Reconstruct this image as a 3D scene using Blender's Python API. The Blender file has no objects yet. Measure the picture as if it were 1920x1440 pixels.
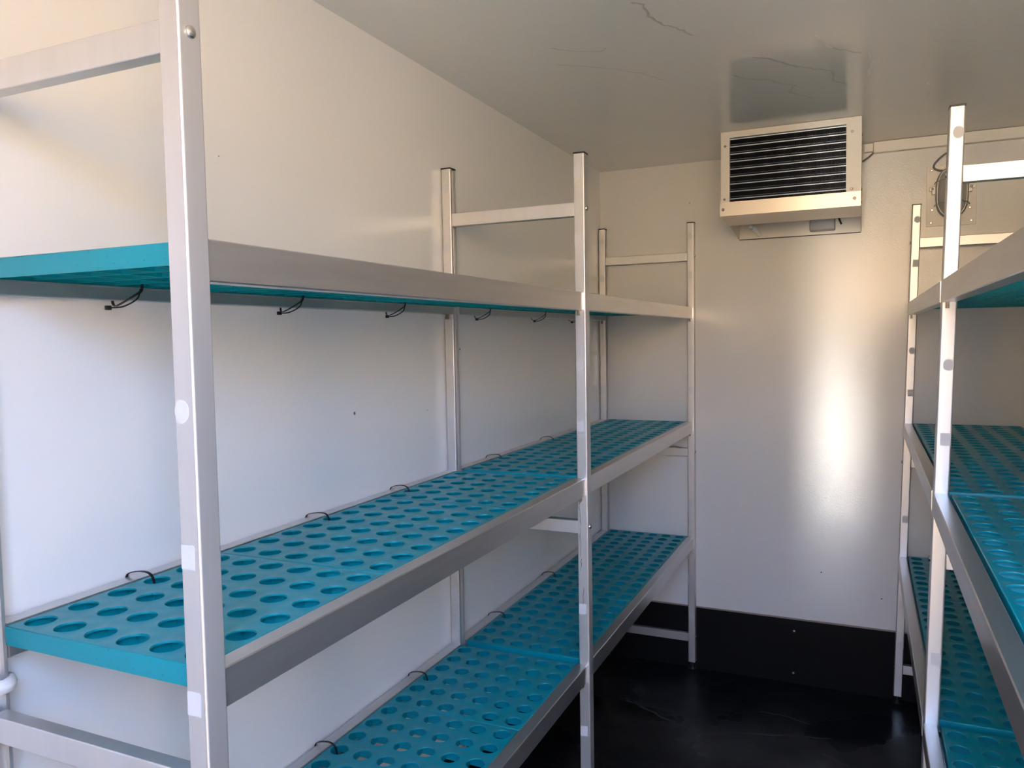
import bpy, bmesh, math, random
from mathutils import Vector, Matrix

scene = bpy.context.scene
COL = scene.collection
random.seed(7)

# ------------------------------------------------------------------ camera
CAM = Vector((1.08736, -3.38527, 1.46910))
YAW, PITCH, ROLL, FPX = 0.426091, -0.059669, -0.016995, 1457.578
fwd = Vector((-math.sin(YAW) * math.cos(PITCH), math.cos(YAW) * math.cos(PITCH), math.sin(PITCH)))
rgt = Vector((math.cos(YAW), math.sin(YAW), 0))
upv = rgt.cross(fwd)
R_ = math.cos(ROLL) * rgt + math.sin(ROLL) * upv
U_ = -math.sin(ROLL) * rgt + math.cos(ROLL) * upv
cam_data = bpy.data.cameras.new('camera')
cam = bpy.data.objects.new('camera', cam_data)
COL.objects.link(cam)
cam.matrix_world = Matrix(((R_.x, U_.x, -fwd.x, CAM.x), (R_.y, U_.y, -fwd.y, CAM.y), (R_.z, U_.z, -fwd.z, CAM.z), (0, 0, 0, 1)))
cam_data.sensor_width = 36.0
cam_data.lens = 36.0 * FPX / 1920.0
cam_data.clip_start = 0.02
scene.camera = cam

# ------------------------------------------------------------------ colour management
vs = scene.view_settings
vs.view_transform = 'Standard'
vs.look = 'None'
vs.gamma = 1.0
vs.use_curve_mapping = False
vs.exposure = 0.0

# ------------------------------------------------------------------ world: daylight outside the open rear doors
world = bpy.data.worlds.new('daylight')
scene.world = world
world.use_nodes = True
wn, wl = world.node_tree.nodes, world.node_tree.links
wn.clear()
w_out = wn.new('ShaderNodeOutputWorld')
w_bg = wn.new('ShaderNodeBackground')
w_tc = wn.new('ShaderNodeTexCoord')
w_sep = wn.new('ShaderNodeSeparateXYZ')
w_map = wn.new('ShaderNodeMapRange')
w_ramp = wn.new('ShaderNodeValToRGB')
wl.new(w_tc.outputs['Generated'], w_sep.inputs[0])
wl.new(w_sep.outputs['Z'], w_map.inputs['Value'])
w_map.inputs['From Min'].default_value = -1.0
w_map.inputs['From Max'].default_value = 1.0
wl.new(w_map.outputs['Result'], w_ramp.inputs['Fac'])
SKY = [(0.00, (0.98, 0.75, 0.52)), (0.38, (1.20, 0.89, 0.58)), (0.46, (1.56, 1.14, 0.69)), (0.50, (2.38, 1.62, 0.90)),
       (0.55, (2.15, 1.50, 0.90)), (0.62, (0.92, 1.50, 2.75)), (1.00, (0.60, 1.20, 2.85))]
ramp = w_ramp.color_ramp
while len(ramp.elements) < len(SKY):
    ramp.elements.new(0.5)
for e, (p_, c_) in zip(ramp.elements, SKY):
    e.position = p_
    e.color = (*c_, 1)
def w_math(op, a, b=None, c=None):
    n = wn.new('ShaderNodeMath')
    n.operation = op
    for i, v in enumerate((a, b, c)):
        if v is None: continue
        if isinstance(v, (int, float)): n.inputs[i].default_value = v
        else: wl.new(v, n.inputs[i])
    return n.outputs[0]
def w_step(v, lo, hi):
    n = wn.new('ShaderNodeMapRange')
    n.interpolation_type = 'SMOOTHSTEP'
    n.inputs['From Min'].default_value, n.inputs['From Max'].default_value = lo, hi
    wl.new(v, n.inputs['Value'])
    return n.outputs['Result']
# bright strip added to the world below the horizon, shaped for the end-wall highlight
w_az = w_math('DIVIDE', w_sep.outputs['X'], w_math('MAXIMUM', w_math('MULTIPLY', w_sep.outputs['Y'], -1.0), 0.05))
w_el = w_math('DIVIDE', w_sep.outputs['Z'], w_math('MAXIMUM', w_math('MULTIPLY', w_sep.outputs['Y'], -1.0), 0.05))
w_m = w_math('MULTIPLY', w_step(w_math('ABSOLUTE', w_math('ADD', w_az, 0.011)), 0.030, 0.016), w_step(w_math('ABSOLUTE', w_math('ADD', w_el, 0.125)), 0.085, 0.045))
w_add = wn.new('ShaderNodeMixRGB')
w_add.blend_type = 'ADD'
w_add.inputs['Fac'].default_value = 1.0
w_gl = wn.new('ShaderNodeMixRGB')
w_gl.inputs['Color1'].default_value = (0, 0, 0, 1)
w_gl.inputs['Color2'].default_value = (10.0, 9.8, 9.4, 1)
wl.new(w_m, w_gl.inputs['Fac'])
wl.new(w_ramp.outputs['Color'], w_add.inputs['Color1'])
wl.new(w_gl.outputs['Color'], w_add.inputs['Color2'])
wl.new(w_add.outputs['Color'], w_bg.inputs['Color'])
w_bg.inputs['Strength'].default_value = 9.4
wl.new(w_bg.outputs[0], w_out.inputs['Surface'])
scene.cycles.max_bounces = 16
scene.cycles.diffuse_bounces = 10
scene.cycles.glossy_bounces = 8

# ------------------------------------------------------------------ materials
def mat(name, col, rough=0.5, metal=0.0, spec=0.5, bump=None, rvar=None, cvar=None, coat=0.0):
    m = bpy.data.materials.new(name)
    m.use_nodes = True
    nt = m.node_tree
    b = nt.nodes['Principled BSDF']
    b.inputs['Base Color'].default_value = (*col, 1)
    b.inputs['Roughness'].default_value = rough
    b.inputs['Metallic'].default_value = metal
    b.inputs['Specular IOR Level'].default_value = spec
    b.inputs['Coat Weight'].default_value = coat
    tc = nt.nodes.new('ShaderNodeTexCoord')
    def noise(scale, detail=3.0, vec=None, stretch=None):
        n = nt.nodes.new('ShaderNodeTexNoise')
        n.inputs['Scale'].default_value = scale
        n.inputs['Detail'].default_value = detail
        if stretch:
            mp = nt.nodes.new('ShaderNodeMapping')
            mp.inputs['Scale'].default_value = stretch
            nt.links.new(tc.outputs['Object'], mp.inputs['Vector'])
            nt.links.new(mp.outputs[0], n.inputs['Vector'])
        else:
            nt.links.new(tc.outputs['Object'], n.inputs['Vector'])
        return n
    if bump:
        sc, st, dist = bump
        n = noise(sc, 2.0)
        bp = nt.nodes.new('ShaderNodeBump')
        bp.inputs['Strength'].default_value = st
        bp.inputs['Distance'].default_value = dist
        nt.links.new(n.outputs['Fac'], bp.inputs['Height'])
        nt.links.new(bp.outputs['Normal'], b.inputs['Normal'])
    if rvar:
        sc, lo, hi = rvar[:3]
        n = noise(sc, 4.0, stretch=rvar[3] if len(rvar) > 3 else None)
        mr = nt.nodes.new('ShaderNodeMapRange')
        mr.inputs['From Min'].default_value = 0.35
        mr.inputs['From Max'].default_value = 0.65
        mr.inputs['To Min'].default_value = lo
        mr.inputs['To Max'].default_value = hi
        nt.links.new(n.outputs['Fac'], mr.inputs['Value'])
        nt.links.new(mr.outputs['Result'], b.inputs['Roughness'])
    if cvar:
        sc, col2 = cvar[:2]
        n = noise(sc, 5.0, stretch=cvar[2] if len(cvar) > 2 else None)
        mr = nt.nodes.new('ShaderNodeMapRange')
        mr.inputs['From Min'].default_value, mr.inputs['From Max'].default_value = cvar[3] if len(cvar) > 3 else (0.4, 0.7)
        nt.links.new(n.outputs['Fac'], mr.inputs['Value'])
        mx = nt.nodes.new('ShaderNodeMixRGB')
        mx.inputs['Color1'].default_value = (*col, 1)
        mx.inputs['Color2'].default_value = (*col2, 1)
        nt.links.new(mr.outputs['Result'], mx.inputs['Fac'])
        nt.links.new(mx.outputs['Color'], b.inputs['Base Color'])
    return m

M = {}
M['wall'] = mat('white_gelcoat_wall', (0.90, 0.88, 0.845), 0.22, spec=0.5, rvar=(3.0, 0.17, 0.26))
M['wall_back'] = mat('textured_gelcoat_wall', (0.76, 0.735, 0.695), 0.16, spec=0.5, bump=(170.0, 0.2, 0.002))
M['ceiling'] = mat('gelcoat_ceiling', (0.87, 0.85, 0.80), 0.16, spec=0.5, rvar=(2.5, 0.12, 0.24))
M['floor'] = mat('black_floor', (0.006, 0.006, 0.008), 0.4, spec=0.3, bump=(7.0, 0.25, 0.004), rvar=(3.2, 0.12, 0.5))
M['skirting'] = mat('black_skirting_panel', (0.006, 0.006, 0.007), 0.5, spec=0.12)
M['alu'] = mat('satin_aluminium', (0.66, 0.65, 0.635), 0.38, metal=0.7, cvar=(6.0, (0.63, 0.62, 0.605), (8, 8, 0.6)))
M['alu_rail'] = mat('brushed_aluminium_rail', (0.66, 0.65, 0.64), 0.30, metal=0.9, cvar=(9.0, (0.61, 0.60, 0.59), (6, 0.5, 6)))
M['sticker'] = mat('pale_grey_sticker', (0.60, 0.595, 0.61), 0.6)
M['teal'] = mat('teal_plastic', (0.0, 0.262, 0.318), 0.30, spec=0.3, bump=(90.0, 0.04, 0.001), cvar=(140.0, (0.0, 0.17, 0.21), (1.0, 2.2, 1.0), (0.655, 0.70)))
M['black'] = mat('black_plastic', (0.012, 0.012, 0.013), 0.4)
M['steel'] = mat('steel_bolt', (0.62, 0.60, 0.57), 0.25, metal=1.0)
M['brown_steel'] = mat('dull_steel_clip', (0.30, 0.26, 0.22), 0.4, metal=0.9)
M['cream'] = mat('cream_coated_sheet', (0.82, 0.77, 0.68), 0.35)
M['pale_plate'] = mat('pale_cream_sheet', (0.93, 0.87, 0.77), 0.35)
M['cream_tray'] = mat('brushed_drip_tray', (0.76, 0.68, 0.57), 0.35, metal=0.55)
M['grey_plastic'] = mat('grey_plastic', (0.36, 0.355, 0.35), 0.4)
M['fin'] = mat('dark_fin', (0.010, 0.012, 0.016), 0.45, spec=0.25)
M['tube'] = mat('bright_tube', (0.62, 0.70, 0.76), 0.3, metal=0.9)
M['lamp_glass'] = mat('ribbed_lamp_glass', (0.40, 0.385, 0.35), 0.22, spec=0.6)
M['lamp_metal'] = mat('grey_lamp_casing', (0.38, 0.37, 0.36), 0.4, metal=0.5)
M['cable'] = mat('grey_cable', (0.16, 0.155, 0.15), 0.5)
M['white'] = mat('white_plastic', (0.82, 0.82, 0.82), 0.4)
M['smear'] = mat('water_smear', (0.50, 0.49, 0.455), 0.3)
M['pale_smear'] = mat('pale_smear', (0.86, 0.85, 0.82), 0.4)
M['grime'] = mat('dark_grime', (0.10, 0.095, 0.09), 0.7)
M['brown_line'] = mat('brown_edge_strip', (0.28, 0.22, 0.17), 0.5)
M['damp'] = mat('damp_patch', (0.030, 0.031, 0.034), 0.6)

# ------------------------------------------------------------------ mesh helpers
def new_bm():
    return bmesh.new()

def box(bm, x0, x1, y0, y1, z0, z1, bevel=0.0, seg=2):
    r = bmesh.ops.create_cube(bm, size=1.0)
    for v in r['verts']:
        v.co = Vector(((x0 + x1) / 2 + v.co.x * (x1 - x0), (y0 + y1) / 2 + v.co.y * (y1 - y0), (z0 + z1) / 2 + v.co.z * (z1 - z0)))
    if bevel > 0:
        es = list({e for v in r['verts'] for e in v.link_edges})
        bmesh.ops.bevel(bm, geom=es, offset=bevel, segments=seg, affect='EDGES', profile=0.5)

def prism(bm, pts, f0, f1):
    """extrude the polygon pts between two mapping functions (u,v)->Vector"""
    a = [bm.verts.new(f0(*p)) for p in pts]
    b = [bm.verts.new(f1(*p)) for p in pts]
    n = len(pts)
    bm.faces.new(a)
    bm.faces.new(list(reversed(b)))
    for i in range(n):
        j = (i + 1) % n
        bm.faces.new((a[j], a[i], b[i], b[j]))

def lathe(bm, prof, origin, axis, seg=20):
    """prof: list of (radius, height) along axis"""
    axis = Vector(axis).normalized()
    t = Vector((0, 0, 1)) if abs(axis.z) < 0.9 else Vector((1, 0, 0))
    u = axis.cross(t).normalized()
    v = axis.cross(u)
    o = Vector(origin)
    rings = []
    for r, h in prof:
        if r < 1e-7:
            rings.append([bm.verts.new(o + axis * h)])
        else:
            rings.append([bm.verts.new(o + axis * h + (u * math.cos(2 * math.pi * k / seg) + v * math.sin(2 * math.pi * k / seg)) * r) for k in range(seg)])
    for a, b in zip(rings, rings[1:]):
        for k in range(seg):
            l = (k + 1) % seg
            if len(a) == 1 and len(b) == 1:
                continue
            if len(a) == 1:
                bm.faces.new((a[0], b[l], b[k]))
            elif len(b) == 1:
                bm.faces.new((a[k], a[l], b[0]))
            else:
                bm.faces.new((a[k], a[l], b[l], b[k]))
    for r in (rings[0], rings[-1]):
        if len(r) > 1:
            bm.faces.new(r)

def smooth_path(pts, n=6, closed=False):
    P = [Vector(p) for p in pts]
    out = []
    m = len(P)
    rng = range(m) if closed else range(m - 1)
    for i in rng:
        p0 = P[(i - 1) % m] if closed or i > 0 else P[i]
        p1, p2 = P[i], P[(i + 1) % m]
        p3 = P[(i + 2) % m] if closed or i + 2 < m else p2
        for k in range(n):
            t = k / n
            out.append(0.5 * ((2 * p1) + (p2 - p0) * t + (2 * p0 - 5 * p1 + 4 * p2 - p3) * t * t + (3 * p1 - p0 - 3 * p2 + p3) * t ** 3))
    if not closed:
        out.append(P[-1])
    return out

def tube(bm, pts, r, seg=8, flat=None, closed=False):
    """tube along pts; flat=(width vector, half width, half thickness) makes a strap"""
    P = [Vector(p) for p in pts]
    rings = []
    n = len(P)
    prev = None
    for i, p in enumerate(P):
        a = P[(i - 1) % n] if (closed or i > 0) else p
        b = P[(i + 1) % n] if (closed or i < n - 1) else p
        d = (b - a).normalized()
        if flat:
            w = Vector(flat[0])
            w = (w - d * w.dot(d)).normalized()
            h = d.cross(w)
            ring = [p + w * sx * flat[1] + h * sz * flat[2] for sx, sz in ((1, 1), (-1, 1), (-1, -1), (1, -1))]
        else:
            if prev is None:
                t = Vector((0, 0, 1)) if abs(d.z) < 0.9 else Vector((1, 0, 0))
                u = d.cross(t).normalized()
            else:
                u = (prev - d * prev.dot(d)).normalized()
            prev = u
            w = d.cross(u)
            ring = [p + (u * math.cos(2 * math.pi * k / seg) + w * math.sin(2 * math.pi * k / seg)) * r for k in range(seg)]
        rings.append([bm.verts.new(c) for c in ring])
    s = len(rings[0])
    pairs = list(zip(rings, rings[1:]))
    if closed:
        pairs.append((rings[-1], rings[0]))
    for a, b in pairs:
        for k in range(s):
            l = (k + 1) % s
            bm.faces.new((a[k], a[l], b[l], b[k]))
    if not closed:
        bm.faces.new(rings[0])
        bm.faces.new(list(reversed(rings[-1])))

def build(name, bm, material, parent=None, smooth=False, angle=35, loc=None, weighted=False):
    bmesh.ops.recalc_face_normals(bm, faces=bm.faces[:])
    me = bpy.data.meshes.new(name)
    if loc is not None:
        bmesh.ops.translate(bm, verts=bm.verts[:], vec=-Vector(loc))
    if smooth:
        lim = math.radians(angle)
        for f in bm.faces:
            f.smooth = True
        for e in bm.edges:
            if len(e.link_faces) == 2 and e.calc_face_angle(0) > lim:
                e.smooth = False
    bm.to_mesh(me)
    bm.free()
    me.materials.append(material)
    o = bpy.data.objects.new(name, me)
    COL.objects.link(o)
    if loc is not None:
        o.location = loc
    if weighted:
        md = o.modifiers.new('weighted_normal', 'WEIGHTED_NORMAL')
        md.keep_sharp = True
    if parent is not None:
        attach(o, parent)
    return o

def world_loc(o):
    l = Vector(o.location)
    p = o.parent
    while p is not None:
        l = l + Vector(p.location)
        p = p.parent
    return l

def attach(o, parent):
    """children are built in place, so undo the parent's location"""
    o.parent = parent
    o.location = Vector(o.location) - world_loc(parent)

def tag(o, label=None, cat=None, group=None, kind=None):
    if label: o['label'] = label
    if cat: o['category'] = cat
    if group: o['group'] = group
    if kind: o['kind'] = kind
    return o

def empty(name, loc, label, cat, group=None):
    o = bpy.data.objects.new(name, None)
    o.empty_display_size = 0.1
    COL.objects.link(o)
    o.location = loc
    return tag(o, label, cat, group)

# ------------------------------------------------------------------ dimensions
DX0, DX1 = 0.83, 1.66                    # rear door opening
W, H, YR = 1.680, 2.200, -3.62           # inner width, height, rear opening plane
ZS = 0.273                                # skirting height
LEVELS_L = (1.585, 1.094, 0.589)
LEVELS_R = (1.577, 1.1135, 0.592)
RH = 0.0477                               # rail height
ZT = 1.941                                # top of the uprights
PITCH_ROW = 0.0641

# ------------------------------------------------------------------ room shell
def struct(o, label=None):
    o['kind'] = 'structure'
    if label: o['label'] = label
    return o

T = 0.06
bm = new_bm(); box(bm, -T, W + T, YR - 0.25, T, -T, 0); floor = struct(build('floor', bm, M['floor']), 'black resin floor with dull damp patches')
bm = new_bm(); box(bm, -T, W + T, YR - T, T, H, H + T); ceiling = struct(build('ceiling', bm, M['ceiling']), 'glossy off-white ceiling with thin smears')
bm = new_bm(); box(bm, -T, 0, YR, 0, 0, H); wall_left = struct(build('wall_left', bm, M['wall']), 'glossy white side wall behind the long shelving')
bm = new_bm(); box(bm, W, W + T, YR, 0, 0, H); wall_right = struct(build('wall_right', bm, M['wall']), 'glossy white side wall')
bm = new_bm(); box(bm, -T, W + T, 0, T, 0, H); wall_back = struct(build('wall_back', bm, M['wall_back']), 'white end wall carrying the cooling unit')
# rear portal around the open doors
bm = new_bm()
box(bm, -T, DX0, YR - T, YR, 0, H)
box(bm, DX1, W + T, YR - T, YR, 0, H)
box(bm, DX0, DX1, YR - T, YR, H - 0.03, H)
struct(build('wall_rear', bm, M['wall']), 'white rear wall around the open door')
# added half-height panel, out of view: blocks low light as the camera operator would
bm = new_bm()
box(bm, 1.04, 1.66, YR - 0.19, YR - 0.13, 0.0, 1.60, 0.004)
struct(build('light_blocker', bm, M['cream'], None), 'added half-height panel blocking low light in the rear doorway')
# skirting panels
bm = new_bm(); box(bm, 0.008, W - 0.008, -0.008, -0.0005, 0.0005, ZS)
sk = struct(build('baseboard_back', bm, M['skirting']), 'black kick panel along the foot of the end wall')
bm = new_bm(); box(bm, 0.008, W - 0.008, -0.0092, -0.0005, ZS, ZS + 0.004)
build('edge_strip', bm, M['brown_line'], sk)
for (x, z) in ((0.830, 0.224), (0.828, 0.045), (0.12, 0.224), (1.52, 0.224)):
    bm = new_bm()
    lathe(bm, [(0.0, 0.0045), (0.004, 0.004), (0.0065, 0.0015), (0.0068, 0.0)], (x, -0.008, z), (0, -1, 0), 14)
    build('screw', bm, M['steel'], sk, smooth=True)
bm = new_bm(); box(bm, 0.0005, 0.0025, YR + 0.02, -0.0085, 0.0005, ZS)
struct(build('baseboard_left', bm, M['skirting']), 'black kick panel along the foot of the side wall')
bm = new_bm(); box(bm, W - 0.0025, W - 0.0005, YR + 0.02, -0.0085, 0.0005, ZS)
struct(build('baseboard_right', bm, M['skirting']), 'black kick panel under the short rack')

# ------------------------------------------------------------------ shelving racks
def post_profile(x0, x1, y0, y1, slot):
    """rounded square tube; slot = +1 / -1 puts a groove into the +x / -x face"""
    r = 0.0035
    pts = []
    def corner(cx, cy, a0):
        for k in range(4):
            a = a0 + k * math.pi / 6
            pts.append((cx + r * math.cos(a), cy + r * math.sin(a)))
    corner(x1 - r, y1 - r, 0)
    corner(x0 + r, y1 - r, math.pi / 2)
    if slot < 0:
        d = y1 - y0
        pts += [(x0, y0 + 0.80 * d), (x0 + 0.008, y0 + 0.80 * d), (x0 + 0.008, y0 + 0.30 * d), (x0, y0 + 0.30 * d)]
    corner(x0 + r, y0 + r, math.pi)
    corner(x1 - r, y0 + r, 1.5 * math.pi)
    if slot > 0:
        d = y1 - y0
        pts += [(x1, y0 + 0.30 * d), (x1 - 0.008, y0 + 0.30 * d), (x1 - 0.008, y0 + 0.80 * d), (x1, y0 + 0.80 * d)]
    return pts

STICKERS = [(1.887, 'round'), (1.7235, 'square'), (1.394, 'round'), (1.232, 'square'), (1.065, 'square'), (0.741, 'square'), (0.405, 'square'), (0.2415, 'round')]
RUNGS = ((1.782, 1.8185), (0.943, 0.9785), (0.1245, 0.1605))

def make_rack(side, frames, levels, label):
    L = side == 'left'
    lean = 0.0 if L else 0.0231
    def sh(z): return lean * (z - 0.9)
    if L:
        PF = (0.3948, 0.4246); PB = (0.0030, 0.0320); RF = 0.4175; RB = 0.0060; s = 1
    else:
        PF = (1.2235, 1.2535); PB = (1.6170, 1.6460); RF = 1.2215; RB = 1.6430; s = -1
    root = empty('shelving_rack', ((PF[0] + PB[1]) / 2, frames[1], 0.0), label, 'shelving rack', 'aluminium shelving racks')
    for fi, yf in enumerate(frames):
        y0, y1 = yf, yf + 0.032
        for which, (x0, x1) in (('front', PF), ('back', PB)):
            slot = (-s if which == 'front' else s)
            prof = post_profile(x0, x1, y0, y1, slot)
            z0 = 0.035
            bm = new_bm()
            prism(bm, prof, lambda u, v: Vector((u + sh(z0), v, z0)), lambda u, v: Vector((u + sh(ZT), v, ZT)))
            post = build('upright_post', bm, M['alu'], root, smooth=True, angle=50, weighted=True)
            xc = (x0 + x1) / 2
            bm = new_bm()
            box(bm, x0 + sh(ZT) - 0.0006, x1 + sh(ZT) + 0.0006, y0 - 0.0006, y1 + 0.0006, ZT, ZT + 0.0045, 0.0012)
            tag(build('end_cap', bm, M['black'], post), 'black plastic end cap')
            bm = new_bm()
            lathe(bm, [(0.0, 0.0), (0.017, 0.0), (0.018, 0.004), (0.012, 0.012), (0.008, 0.016), (0.008, 0.036), (0.0, 0.036)], (xc + sh(0), (y0 + y1) / 2, 0.0005), (0, 0, 1), 18)
            tag(build('foot', bm, M['black'], post, smooth=True), 'black adjustable foot')
            for z, shape in STICKERS:
                if fi == 0 and (which == 'back' or z not in (1.394, 1.232, 1.065)):
                    continue
                if fi > 0 and z == 1.065 or (not L and fi == 1 and z in (1.7235, 0.405)):
                    continue
                xs = xc + sh(z) - s * 0.003 * (1 if which == 'front' else 0)
                bm = new_bm()
                if shape == 'round':
                    a = [(0.0105 * math.cos(2 * math.pi * k / 28), 0.0130 * math.sin(2 * math.pi * k / 28)) for k in range(28)]
                else:
                    a = [(-0.0100, -0.0135), (0.0095, -0.0140), (0.0105, 0.0110), (0.0080, 0.0140), (-0.0095, 0.0135)]
                prism(bm, a, lambda u, v: Vector((xs + u, y0 + 0.0001, z + v)), lambda u, v: Vector((xs + u, y0 - 0.0005, z + v)))
                tag(build('sticker', bm, M['sticker'], post), 'pale grey %s sticker' % shape)
            if which == 'front':
                for ra, rb in RUNGS:
                    z = (ra + rb) / 2 + 0.002
                    xo = (x1 if s > 0 else x0) + sh(z)
                    bm = new_bm()
                    lathe(bm, [(0.0, 0.0045), (0.0035, 0.0042), (0.0065, 0.002), (0.0072, -0.0003)], (xo, y0 + 0.016, z), (s, 0, 0), 16)
                    tag(build('bolt', bm, M['steel'], post, smooth=True), 'domed steel bolt head')
        # ladder rungs between the two posts
        xa, xb = (PB[1], PF[0]) if L else (PF[1], PB[0])
        for ra, rb in RUNGS:
            zc = (ra + rb) / 2
            bm = new_bm()
            box(bm, xa + sh(zc) - 0.0005, xb + sh(zc) + 0.0005, y0 + 0.004, y0 + 0.026, ra, rb, 0.002)
            build('rung', bm, M['alu'], root, smooth=True, angle=60, weighted=True)
    # rails of the shelves, each between two frames
    for bi in range(len(frames) - 1):
        ya, yb = frames[bi] + 0.0322, frames[bi + 1] - 0.0002
        for zl in levels:
            o = sh(zl)
            for which, xo, d in (('front', RF + o, -s), ('back', RB + o, s)):
                w, hgt, r = 0.0285, RH, 0.0016
                prof = [(0, -r), (0, -hgt + r), (r, -hgt), (w - r, -hgt), (w, -hgt + r), (w, -0.0295), (w + 0.010, -0.0295), (w + 0.010, -0.0275),
                        (w, -0.0275), (w, -r), (w - r, 0), (r, 0)]
                bm = new_bm()
                prism(bm, prof, lambda u, v: Vector((xo + d * u, ya, zl + v)), lambda u, v: Vector((xo + d * u, yb, zl + v)))
                rail = build('shelf_rail', bm, M['alu_rail'], root)
                # end clips that hook the rail into the uprights
                for ye in (ya, yb):
                    sg = 1 if ye == ya else -1
                    if bi == 0 and ye == ya:
                        continue
                    bm = new_bm()
                    xh = xo + d * 0.011
                    box(bm, xh - 0.003, xh + 0.003, ye + sg * 0.002, ye + sg * 0.011, zl - RH - 0.012, zl - RH + 0.002, 0.0008)
                    box(bm, xh - 0.003, xh + 0.003, ye + sg * 0.008, ye + sg * 0.013, zl - RH - 0.013, zl - RH - 0.007, 0.0008)
                    tag(build('clip', bm, M['brown_steel'], rail), 'small dull steel retaining clip')
    return root

FR_L = (-2.7619, -1.4528, -0.0360)
FR_R = (-2.7760, -1.4681, -0.0575)
rack_l = make_rack('left', FR_L, LEVELS_L, 'long aluminium shelving rack against the left wall, its first post nearest the viewer')
rack_r = make_rack('right', FR_R, LEVELS_R, 'aluminium shelving rack along the right wall, in front of the bulkhead lamp')

# grime streaks on the middle front upright of the long rack
posts = [c for c in rack_l.children if c.name.startswith('upright_post')]
def ribbon(bm, pts, nrm, wid, off, jit=0.0):
    nrm = Vector(nrm)
    P = [Vector(p) for p in pts]
    prev = None
    for i, p in enumerate(P):
        d = (P[min(i + 1, len(P) - 1)] - P[max(i - 1, 0)]).normalized()
        w = d.cross(nrm).normalized()
        ww = wid * (0.25 if i in (0, len(P) - 1) else random.uniform(0.5, 1.3))
        q = p + nrm * off + w * random.uniform(-jit, jit)
        cur = [bm.verts.new(q + w * ww), bm.verts.new(q - w * ww), bm.verts.new(q - w * ww - nrm * off * 0.9), bm.verts.new(q + w * ww - nrm * off * 0.9)]
        if prev:
            for k in range(4):
                l = (k + 1) % 4
                bm.faces.new((prev[k], prev[l], cur[l], cur[k]))
        else:
            bm.faces.new(cur)
        prev = cur
    bm.faces.new(list(reversed(prev)))

def jag(a, b, n, amp, seed):
    rnd = random.Random(seed)
    out = []
    for i in range(n + 1):
        t = i / n
        out.append((a[0] + (b[0] - a[0]) * t + rnd.uniform(-amp, amp), a[1] + (b[1] - a[1]) * t + rnd.uniform(-amp, amp) * 0.4))
    return out

pb = posts[2]
bm = new_bm()
for (a, b, n, w, sd) in (((0.4035, 1.035), (0.4005, 1.022), 3, 0.0016, 1), ((0.4005, 1.022), (0.4035, 0.965), 8, 0.0007, 2), ((0.4030, 0.965), (0.4020, 0.880), 10, 0.0006, 3),
                         ((0.4055, 0.880), (0.4025, 0.845), 6, 0.0008, 4), ((0.4100, 0.800), (0.4070, 0.735), 8, 0.0006, 5)):
    ribbon(bm, [(x, FR_L[1], z) for x, z in jag(a, b, n, 0.0012, sd)], (0, -1, 0), w, 0.0003)
tag(build('stain', bm, M['grime'], pb), 'thin dark dirt streak')

# ------------------------------------------------------------------ perforated trays
TX = 0.3520                 # tray width
TH = 0.0262                 # tray thickness
COLS = 6
CP = 0.0592
RADIUS = 0.0195

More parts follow.
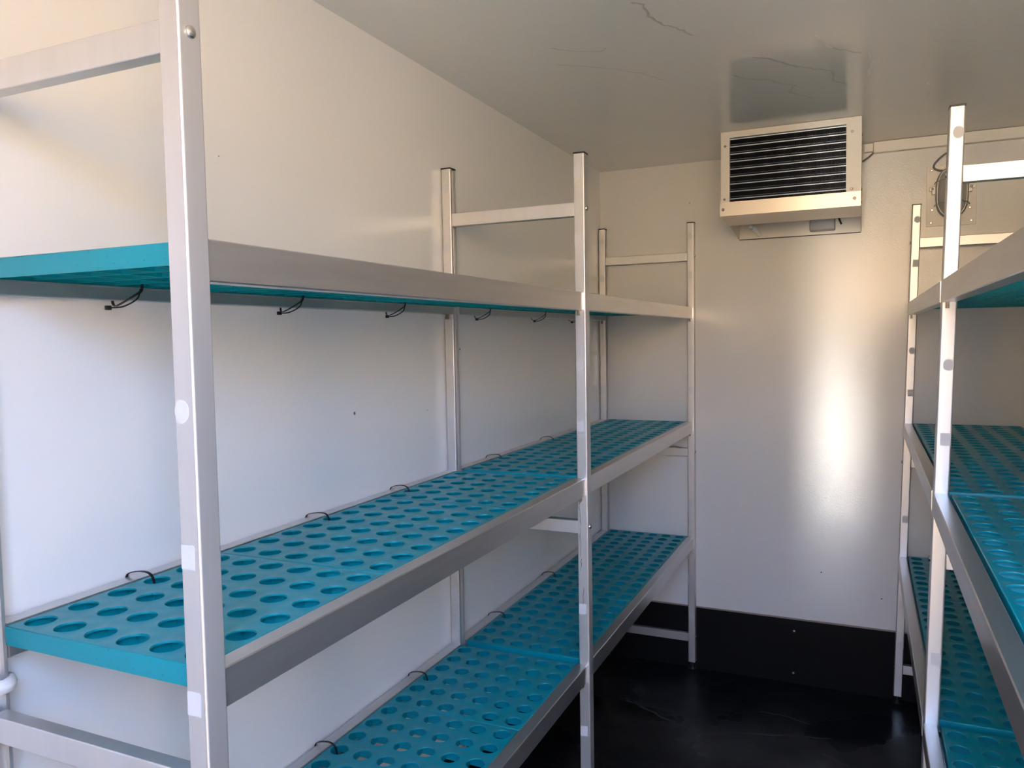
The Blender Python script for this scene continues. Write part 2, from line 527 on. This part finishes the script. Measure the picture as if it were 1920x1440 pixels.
def tray_mesh(rows):
    ln = rows * PITCH_ROW - 0.0012
    bm = new_bm()
    SEG = 24
    def top_ring(cx, cy, r, z):
        return [bm.verts.new((cx + r * math.cos(2 * math.pi * (k + .5) / SEG), cy + r * math.sin(2 * math.pi * (k + .5) / SEG), z)) for k in range(SEG)]
    xe = [-TX / 2 + 0.002] + [(-COLS / 2 + i) * CP for i in range(1, COLS)] + [TX / 2 - 0.002]
    ye = [-ln / 2 + 0.002] + [(-rows / 2 + j) * PITCH_ROW for j in range(1, rows)] + [ln / 2 - 0.002]
    for i in range(COLS):
        for j in range(rows):
            cx, cy = (-COLS / 2 + i + .5) * CP, (-rows / 2 + j + .5) * PITCH_ROW
            x0, x1, y0, y1 = xe[i], xe[i + 1], ye[j], ye[j + 1]
            # square boundary with SEG points, 6 per side, starting near angle 0
            sq = []
            for k in range(SEG):
                a = 2 * math.pi * (k + .5) / SEG
                c, s_ = math.cos(a), math.sin(a)
                t = 1.0 / max(abs(c), abs(s_))
                u, v = c * t, s_ * t
                sq.append(bm.verts.new((cx + (x1 - cx if u > 0 else cx - x0) * u, cy + (y1 - cy if v > 0 else cy - y0) * v, 0)))
            crn = {0: None}
            rings = [top_ring(cx, cy, RADIUS + 0.0016, 0.0), top_ring(cx, cy, RADIUS + 0.0006, 0.0003), top_ring(cx, cy, RADIUS, -0.0009),
                     top_ring(cx, cy, RADIUS + 0.0004, -0.0030)]
            for k in range(SEG):
                l = (k + 1) % SEG
                a, b = sq[k], sq[l]
                # a corner of the square lies between k and l when both coordinates change
                if abs(a.co.x - b.co.x) > 1e-6 and abs(a.co.y - b.co.y) > 1e-6:
                    cxn = x1 if a.co.x > cx and b.co.x > cx else (x0 if a.co.x < cx and b.co.x < cx else None)
                    cyn = y1 if a.co.y > cy and b.co.y > cy else (y0 if a.co.y < cy and b.co.y < cy else None)
                    cv = bm.verts.new((cxn, cyn, 0))
                    bm.faces.new((a, cv, b, rings[0][l], rings[0][k]))
                else:
                    bm.faces.new((a, b, rings[0][l], rings[0][k]))
                for ra, rb in zip(rings, rings[1:]):
                    bm.faces.new((ra[k], ra[l], rb[l], rb[k]))
            # underside of the top sheet
            lo = rings[-1]
            bq = []
            for k in range(SEG):
                bq.append(bm.verts.new((sq[k].co.x, sq[k].co.y, -0.0030)))
            for k in range(SEG):
                l = (k + 1) % SEG
                bm.faces.new((bq[l], bq[k], lo[k], lo[l]))
    bmesh.ops.remove_doubles(bm, verts=bm.verts[:], dist=1e-5)
    # skirt: rounded edge, outer wall, bottom, inner wall
    def loop(dx, z):
        a, b = TX / 2 - dx, ln / 2 - dx
        return [bm.verts.new(p) for p in ((-a, -b, z), (a, -b, z), (a, b, z), (-a, b, z))]
    ls = [loop(0.002, 0), loop(0.0006, -0.0006), loop(0.0, -0.002), loop(0.0, -TH), loop(0.0025, -TH), loop(0.0025, -0.0025)]
    for a, b in zip(ls, ls[1:]):
        for k in range(4):
            l = (k + 1) % 4
            bm.faces.new((a[k], a[l], b[l], b[k]))
    # ribs beneath
    for i in range(1, COLS):
        x = (-COLS / 2 + i) * CP
        box(bm, x - 0.001, x + 0.001, -ln / 2 + 0.002, ln / 2 - 0.002, -0.0245, -0.002)
    for j in range(1, rows):
        y = (-rows / 2 + j) * PITCH_ROW
        box(bm, -TX / 2 + 0.002, TX / 2 - 0.002, y - 0.001, y + 0.001, -0.0250, -0.002)
    bmesh.ops.recalc_face_normals(bm, faces=bm.faces[:])
    lim = math.radians(50)
    for f in bm.faces:
        f.smooth = True
    for e in bm.edges:
        if len(e.link_faces) != 2 or e.calc_face_angle(0) > lim:
            e.smooth = False
    me = bpy.data.meshes.new('shelf_tray_%d' % rows)
    bm.to_mesh(me)
    bm.free()
    me.materials.append(M['teal'])
    return me

TM = {6: tray_mesh(6), 8: tray_mesh(8)}
TIERS = ('top', 'middle', 'bottom')
PLACE = ('front', 'centre', 'rear')
def place_trays(side, y_starts, levels, skip=()):
    lean = 0.0 if side == 'left' else 0.0231
    xc = 0.2118 if side == 'left' else 1.4325
    for bay, (y, rows_list) in enumerate(y_starts):
        yy = y
        for ti, rows in enumerate(rows_list):
            ln = rows * PITCH_ROW
            for li, zl in enumerate(levels):
                if (bay, ti, li) in skip:
                    continue
                o = bpy.data.objects.new('shelf_tray', TM[rows])
                COL.objects.link(o)
                o.location = (xc + lean * (zl - 0.9), yy + ln / 2, zl - 0.0012)
                tag(o, 'teal perforated tray, %s of three on the %s shelf of the %s bay, %s rack' % (PLACE[ti], TIERS[li], ('near', 'far')[bay], side), 'shelf tray',
                    'teal trays of the %s rack' % side)
            yy += ln
    return
NEAR, FAR = (6, 8, 6), (8, 6, 8)
YN_L, YF_L = -1.4535 - 20 * PITCH_ROW, -1.4200
YN_R, YF_R = -1.4690 - 20 * PITCH_ROW, -1.4360
place_trays('left', ((YN_L, NEAR), (YF_L, FAR)), LEVELS_L)
place_trays('right', ((YN_R, NEAR), (YF_R, FAR)), LEVELS_R)

# ------------------------------------------------------------------ black cable ties on the wall-side rail
def row_y(y):
    """y of the hole row of the long rack nearest to y"""
    c = [YN_L + (i + .5) * PITCH_ROW for i in range(20)] + [YF_L + (i + .5) * PITCH_ROW for i in range(22)]
    return min(c, key=lambda q: abs(q - y))
ORD = ('first', 'second', 'third', 'fourth', 'fifth', 'sixth')
def tie(y, zl, k, tier, n, above):
    yh = row_y(y)
    rnd = random.Random(int(1000 * (y + zl * 7)))
    j = rnd.uniform(-0.004, 0.004)
    loc = (0.0638 - RADIUS + 0.006, yh, zl)
    lx = loc[0]
    pts = [(lx + 0.004, yh + 0.004, zl - 0.030), (lx + 0.002, yh + 0.003, zl - 0.004), (lx - 0.005, yh + 0.001, zl + 0.0075), (lx - 0.022, yh - 0.003 + j, zl + 0.010),
           (0.0042, yh - 0.006 + j, zl + 0.003), (0.0032, yh - 0.007 + j, zl - 0.020), (0.0034, yh - 0.008 + j, zl - 0.047), (0.012, yh - 0.012, zl - RH - 0.008),
           (0.028, yh - 0.016, zl - RH - 0.006), (lx + 0.0, yh - 0.006, zl - 0.040)]
    bm = new_bm()
    tube(bm, smooth_path(pts, 5, True), 0, flat=((0, 1, 0), 0.0021, 0.0007), closed=True)
    # tail with the head of the tie
    hx, hy, hz = 0.030, yh - 0.016, zl - RH - 0.006
    t2 = [(lx + 0.003, yh + 0.002, zl - 0.030), (lx + 0.004, yh - 0.006, zl - 0.046), (0.040, yh - 0.020, zl - RH - 0.010), (0.028, yh - 0.034, zl - RH - 0.012)]
    tube(bm, smooth_path(t2, 6), 0.0013, 6)
    box(bm, 0.0235, 0.0305, yh - 0.040, yh - 0.032, zl - RH - 0.0155, zl - RH - 0.0085, 0.001)
    o = build('cable_tie', bm, M['black'], None, smooth=True, loc=(lx, yh, zl))
    tag(o, 'black cable tie %s the %s shelf\'s wall-side rail, %s of %d from the front' % ('hanging under' if not above else 'looped over', tier, ORD[k], n), 'cable tie', 'black cable ties')
for tier, zl, ys, above in (('top', LEVELS_L[0], (-2.515, -2.10, -1.73, -1.26, -0.82, -0.44), False), ('middle', LEVELS_L[1], (-2.515, -2.09, -1.71, -1.21, -0.75), True),
                            ('bottom', LEVELS_L[2], (-2.09, -1.70, -1.20, -0.75), True)):
    for k, y in enumerate(ys):
        tie(y, zl, k, tier, len(ys), above)

# white plastic clip on the nearest wall-side upright
bm = new_bm()
lathe(bm, [(0.019, -0.010), (0.0245, -0.008), (0.026, 0.0), (0.0245, 0.008), (0.019, 0.010)], (0.0, 0.0, 0.0), (0, 0, 1), 24)
bmesh.ops.delete(bm, geom=[f for f in bm.faces if len(f.verts) > 4], context='FACES')
r0 = [v for v in bm.verts]
tube(bm, [(0.0190 * math.cos(2 * math.pi * k / 24), 0.0190 * math.sin(2 * math.pi * k / 24), 0) for k in range(24)], 0.008, 8, closed=True)
bmesh.ops.translate(bm, verts=bm.verts[:], vec=(0.0235, FR_L[0] + 0.016, 1.014))
tag(build('collar', bm, M['white'], posts[1], smooth=True, angle=60), 'white plastic collar')

# ------------------------------------------------------------------ evaporator (cooling unit)
EX0, EX1, EY = 0.605, 1.0725, -0.45
ev = empty('evaporator_unit', (0.84, -0.2, 1.86), 'cream box-shaped cooling unit with dark finned coil, under the ceiling on the end wall', 'cooling unit')
GX0, GX1, GZ0, GZ1 = 0.634, 1.026, 1.9475, 2.178
bm = new_bm()
box(bm, EX0, GX0, EY, EY + 0.002, 1.945, 2.1985)
box(bm, GX1, EX1, EY, EY + 0.002, 1.945, 2.1985)
box(bm, GX0, GX1, EY, EY + 0.002, GZ1, 2.1985)
box(bm, GX0, GX0 + 0.0015, EY, EY + 0.03, GZ0, GZ1)
box(bm, GX1 - 0.0015, GX1, EY, EY + 0.03, GZ0, GZ1)
box(bm, GX0, GX1, EY, EY + 0.03, GZ1 - 0.0015, GZ1)
build('front_panel', bm, M['cream'], ev)
for (x0, x1) in ((EX0, EX0 + 0.002), (EX1 - 0.002, EX1)):
    bm = new_bm()
    pts = [(EY + 0.0021, 2.1985), (EY + 0.0021, 1.900), (-0.245, 1.889), (-0.0005, 1.8605), (-0.0005, 2.1985)]
    prism(bm, pts, lambda u, v: Vector((x0, u, v)), lambda u, v: Vector((x1, u, v)))
    build('side_panel', bm, M['cream'], ev)
bm = new_bm(); box(bm, EX0 + 0.0021, EX1 - 0.0021, EY + 0.003, -0.001, 2.195, 2.1983); build('top_panel', bm, M['cream'], ev)
# drip tray
bm = new_bm()
pts = [(EY - 0.004, 1.947), (EY - 0.004, 1.8975), (-0.245, 1.8885), (-0.245, 1.8915), (EY - 0.001, 1.9005), (EY - 0.001, 1.947)]
prism(bm, pts, lambda u, v: Vector((0.602, u, v)), lambda u, v: Vector((1.0715, u, v)))
tag(build('drip_tray', bm, M['cream_tray'], ev), 'tan brushed metal drip tray')
for (x, z, m_) in ((0.613, 1.921, 'brown_steel'), (1.052, 1.924, 'brown_steel')):
    bm = new_bm()
    lathe(bm, [(0.0, 0.003), (0.0035, 0.0028), (0.0052, 0.001), (0.0055, 0.0)], (x, EY - 0.004, z), (0, -1, 0), 14)
    tag(build('screw', bm, M[m_], ev, smooth=True), 'brown tinted screw on the drip tray')
for (x, z) in ((0.620, 2.148), (0.6175, 1.958), (1.043, 2.150), (1.0425, 1.957)):
    bm = new_bm()
    lathe(bm, [(0.0, 0.002), (0.003, 0.0019), (0.0043, 0.0006), (0.0045, 0.0)], (x, EY, z), (0, -1, 0), 14)
    build('screw', bm, M['brown_steel'], ev, smooth=True)
for (y, z) in ((EY + 0.012, 1.955), (EY + 0.02, 1.912), (EY + 0.06, 2.15)):
    bm = new_bm()
    lathe(bm, [(0.0, 0.003), (0.004, 0.0025), (0.005, 0.0)], (EX1, y, z), (1, 0, 0), 12)
    build('screw', bm, M['steel'], ev, smooth=True)
# coil: fins, tubes, dark core
bm = new_bm()
nf = 96
for k in range(nf):
    x = GX0 + 0.003 + (GX1 - GX0 - 0.006) * k / (nf - 1)
    box(bm, x - 0.0004, x + 0.0004, EY + 0.012, EY + 0.050, GZ0 - 0.004, GZ1 + 0.004)
box(bm, GX0 - 0.003, GX1 + 0.003, EY + 0.050, EY + 0.053, GZ0 - 0.008, GZ1 + 0.008)
tag(build('fin_block', bm, M['fin'], ev), 'dark closely spaced cooling fins')
for k in range(9):
    z = GZ1 - 0.0050 - 0.02665 * k
    bm = new_bm()
    lathe(bm, [(0.0025, 0.0), (0.0025, GX1 - GX0 - 0.004)], (GX0 + 0.002, EY + 0.0120, z), (1, 0, 0), 10)
    tag(build('coil_tube', bm, M['tube'], ev, smooth=True), 'bright metal coil tube')
for k in range(9):
    z = GZ1 + 0.0030 - 0.02665 * k - 0.0265 * 0 - 0.0 - 0.0005
    if k == 0:
        continue
    bm = new_bm()
    lathe(bm, [(0.0006, 0.0), (0.0006, GX1 - GX0 - 0.004)], (GX0 + 0.002, EY + 0.0125, z), (1, 0, 0), 8)
    build('coil_tube', bm, M['tube'], ev, smooth=True)
# back plate on the wall, drain, junction box
bm = new_bm(); box(bm, EX0 + 0.003, EX1 - 0.003, -0.004, -0.001, 1.861, 2.15); build('back_plate', bm, M['cream'], ev)
bm = new_bm(); box(bm, EX0 + 0.003, EX1 - 0.003, -0.0055, -0.001, 1.8575, 1.861); tag(build('seal', bm, M['black'], ev), 'thin black seal line')
bm = new_bm()
tube(bm, smooth_path([(0.655, -0.10, 1.905), (0.668, -0.06, 1.900), (0.684, -0.02, 1.881), (0.688, -0.006, 1.874)], 6), 0.008, 12)
lathe(bm, [(0.011, 0.0), (0.011, 0.014)], (0.666, -0.066, 1.899), (0.55, 0.6, -0.25), 14)
tag(build('drain_pipe', bm, M['white'], ev, smooth=True), 'white drain pipe')
bm = new_bm(); box(bm, 0.883, 0.978, -0.05, -0.0045, 1.872, 1.95, 0.006, 3); tag(build('junction_box', bm, M['grey_plastic'], ev, smooth=True), 'grey junction box')
bm = new_bm(); tube(bm, [(0.985, -0.05, 1.93), (1.000, -0.03, 1.893)], 0.0035, 8); tag(build('cable_stub', bm, M['black'], ev, smooth=True), 'short black cable end')
bm = new_bm(); box(bm, 0.70, 1.0, -0.235, -0.09, 1.945, 2.10, 0.01); build('fan_housing', bm, M['cream'], ev)

# ------------------------------------------------------------------ cable trunking along the ceiling edge, and its connection box
bm = new_bm()
box(bm, 1.113, W - 0.002, -0.026, -0.001, 2.158, 2.1985, 0.0015)
tag(build('cable_trunking', bm, M['cream'], None, loc=(1.38, -0.012, 2.158)), 'cream cable trunking running along the joint of ceiling and end wall', 'cable trunking')
bm = new_bm()
box(bm, 1.078, 1.1115, -0.022, -0.001, 2.164, 2.196, 0.003)
tag(build('junction_block', bm, M['cream'], None, loc=(1.095, -0.012, 2.164)), 'small cream sealed block between cooling unit and cable trunking', 'connector')
bm = new_bm()
tube(bm, smooth_path([(1.113, -0.014, 2.161), (1.100, -0.016, 2.148), (1.086, -0.022, 2.137), (1.0745, -0.03, 2.128)], 6), 0.0035, 8)
tag(build('power_cable', bm, M['cable'], None, smooth=True, loc=(1.09, -0.016, 2.14)), 'short grey cable from trunking into the side of the cooling unit', 'cable')

# ------------------------------------------------------------------ bulkhead lamp
lamp = empty('bulkhead_lamp', (1.38, -0.01, 1.975), 'grey oval bulkhead lamp with wire guard on a cream plate', 'lamp')
bm = new_bm(); box(bm, 1.297, 1.462, -0.006, -0.0006, 1.863, 2.087, 0.001); tag(build('mounting_plate', bm, M['pale_plate'], lamp), 'cream mounting plate')
for (x, z) in ((1.313, 1.877), (1.446, 1.877), (1.313, 2.073), (1.446, 2.073), (1.316, 1.925), (1.441, 1.925)):
    bm = new_bm()
    lathe(bm, [(0.0, 0.002), (0.0028, 0.0018), (0.0042, 0.0004), (0.0044, 0.0)], (x, -0.006, z), (0, -1, 0), 12)
    build('screw', bm, M['steel'], lamp, smooth=True)
def oval(a, b, n=40, p=2.6):
    out = []
    for k in range(n):
        t = 2 * math.pi * k / n
        c, s_ = math.cos(t), math.sin(t)
        out.append((a * math.copysign(abs(c) ** (2 / p), c), b * math.copysign(abs(s_) ** (2 / p), s_)))
    return out
def oval_stack(bm, cx, cz, layers):
    rings = []
    for (a, b, y) in layers:
        rings.append([bm.verts.new((cx + u, y, cz + v)) for u, v in oval(a, b)])
    for r0_, r1_ in zip(rings, rings[1:]):
        n = len(r0_)
        for k in range(n):
            l = (k + 1) % n
            bm.faces.new((r0_[k], r0_[l], r1_[l], r1_[k]))
    bm.faces.new(rings[0]); bm.faces.new(list(reversed(rings[-1])))
LX, LZ = 1.380, 1.983
bm = new_bm(); oval_stack(bm, LX, LZ, [(0.050, 0.088, -0.006), (0.055, 0.093, -0.010), (0.055, 0.093, -0.026), (0.050, 0.088, -0.030)])
build('lamp_base', bm, M['lamp_metal'], lamp, smooth=True)
bm = new_bm(); oval_stack(bm, LX, LZ, [(0.048, 0.086, -0.030), (0.046, 0.084, -0.042), (0.040, 0.076, -0.054), (0.028, 0.060, -0.062), (0.012, 0.035, -0.065)])
tag(build('lamp_glass', bm, M['lamp_glass'], lamp, smooth=True), 'grey ribbed glass dome')
gd = new_bm()
for zz in (LZ + 0.042, LZ - 0.042):
    tube(gd, smooth_path([(LX - 0.058, -0.024, zz - 0.006), (LX - 0.050, -0.045, zz), (LX - 0.025, -0.066, zz + 0.004), (LX, -0.071, zz + 0.006), (LX + 0.025, -0.066, zz + 0.004), (LX + 0.050, -0.045, zz), (LX + 0.058, -0.024, zz - 0.006)], 5), 0.0016, 6)
tube(gd, smooth_path([(LX, -0.024, LZ - 0.097), (LX, -0.05, LZ - 0.085), (LX, -0.071, LZ - 0.04), (LX, -0.073, LZ), (LX, -0.071, LZ + 0.04), (LX, -0.05, LZ + 0.085), (LX, -0.024, LZ + 0.097)], 5), 0.0016, 6)
tag(build('wire_guard', gd, M['lamp_metal'], lamp, smooth=True), 'thin wire guard')
for sx in (-1, 1):
    bm = new_bm()
    xo = LX + sx * 0.064
    box(bm, xo - 0.011, xo + 0.011, -0.016, -0.006, LZ + 0.012, LZ + 0.026, 0.001)
    box(bm, xo - sx * 0.004 - 0.006, xo - sx * 0.004 + 0.006, -0.022, -0.006, LZ - 0.002, LZ + 0.013, 0.001)
    lathe(bm, [(0.0, 0.003), (0.004, 0.002), (0.005, 0.0)], (xo, -0.016, LZ + 0.019), (0, -1, 0), 12)
    tag(build('lug', bm, M['lamp_metal'], lamp), 'grey mounting lug')
bm = new_bm()
tube(bm, smooth_path([(1.352, -0.020, LZ + 0.083), (1.336, -0.016, LZ + 0.086), (1.321, -0.014, LZ + 0.096), (1.322, -0.014, LZ + 0.112), (1.345, -0.014, LZ + 0.137), (1.375, -0.014, LZ + 0.158), (1.384, -0.014, 2.1575)], 6), 0.0036, 8)
tag(build('power_cable', bm, M['cable'], None, smooth=True, loc=(1.384, -0.014, 2.157)), 'grey cable curving from the trunking down into the bulkhead lamp', 'cable')

# ------------------------------------------------------------------ specks, smears and damp marks
def rough_line(pts, sub, amp, seed):
    rnd = random.Random(seed)
    out = []
    for a, b in zip(pts, pts[1:]):
        for k in range(sub):
            t = k / sub
            out.append((a[0] + (b[0] - a[0]) * t + rnd.uniform(-amp, amp), a[1] + (b[1] - a[1]) * t + rnd.uniform(-amp, amp)))
    out.append(pts[-1])
    return out
CEIL = [('smear', 0.0032, [(0.609, -1.673), (0.633, -1.652), (0.628, -1.584), (0.645, -1.525), (0.677, -1.472), (0.699, -1.421)]),
        ('smear', 0.0034, [(0.736, -1.08), (0.772, -1.021), (0.826, -0.982), (0.864, -0.92), (0.892, -0.895), (0.869, -0.839), (0.899, -0.788), (0.939, -0.731)]),
        ('smear', 0.0036, [(0.806, -1.199), (0.846, -1.166), (0.893, -1.087), (0.944, -1.032), (0.997, -0.98), (0.997, -0.894), (1.036, -0.831)]),
        ('pale_smear', 0.0038, [(0.972, -1.286), (0.981, -1.231), (1.004, -1.171)]),
        ('smear', 0.0026, [(1.004, -1.171), (1.041, -1.131), (1.073, -1.093)]),
        ('pale_smear', 0.0030, [(1.089, -1.085), (1.099, -1.013), (1.093, -0.896)]),
        ('smear', 0.0018, [(0.353, -1.503), (0.406, -1.451), (0.46, -1.419), (0.484, -1.436)]),
        ('smear', 0.0014, [(0.32, -1.381), (0.394, -1.334), (0.452, -1.276), (0.51, -1.212), (0.535, -1.164), (0.558, -1.111)]),
        ('pale_smear', 0.0030, [(1.25, -0.752), (1.267, -0.672), (1.268, -0.522)])]
for i, (m_, w_, pts_) in enumerate(CEIL):
    bm = new_bm()
    ribbon(bm, [(x, y, H) for x, y in rough_line(pts_, 5, 0.004, i)], (0, 0, -1), w_, 0.0003)
    tag(build('stain', bm, M[m_], ceiling), 'thin jagged %s smear on the ceiling' % ('pale' if m_ == 'pale_smear' else 'dark'))
FLOOR = [(0.006, [(0.19, -0.41), (0.284, -0.431), (0.42, -0.447), (0.445, -0.505)]), (0.005, [(0.262, -0.431), (0.388, -0.506), (0.521, -0.561)]),
         (0.007, [(0.534, -0.577), (0.668, -0.509), (0.85, -0.467), (0.993, -0.428)]), (0.006, [(0.53, -0.7), (0.536, -0.638), (0.536, -0.576)]),
         (0.005, [(0.719, -0.31), (0.838, -0.321), (0.916, -0.346)]), (0.008, [(0.972, -0.554), (1.016, -0.584), (1.05, -0.606)])]
for i, (w_, pts_) in enumerate(FLOOR):
    bm = new_bm()
    ribbon(bm, [(x, y, 0.0) for x, y in rough_line(pts_, 6, 0.008, 50 + i)], (0, 0, 1), w_, 0.0004)
    tag(build('stain', bm, M['damp'], floor), 'dull jagged damp streak on the floor')
for (y, z, r) in ((-1.885, 1.298, 0.004), (-1.358, 1.437, 0.003), (-1.551, 1.275, 0.0015), (-2.28, 1.812, 0.0012)):
    bm = new_bm()
    lathe(bm, [(0.0, 0.0006), (r * 0.8, 0.0005), (r, 0.0)], (0, y, z), (1, 0, 0), 8)
    build('chip', bm, M['grime'], wall_left)

for (x, z, r) in ((0.934, 0.483, 0.003), (1.159, 0.40, 0.0028), (0.40, 2.032, 0.0022)):
    bm = new_bm()
    lathe(bm, [(0.0, 0.0006), (r * 0.8, 0.0005), (r, 0.0)], (x, 0, z), (0, -1, 0), 8)
    build('chip', bm, M['grime'], wall_back)
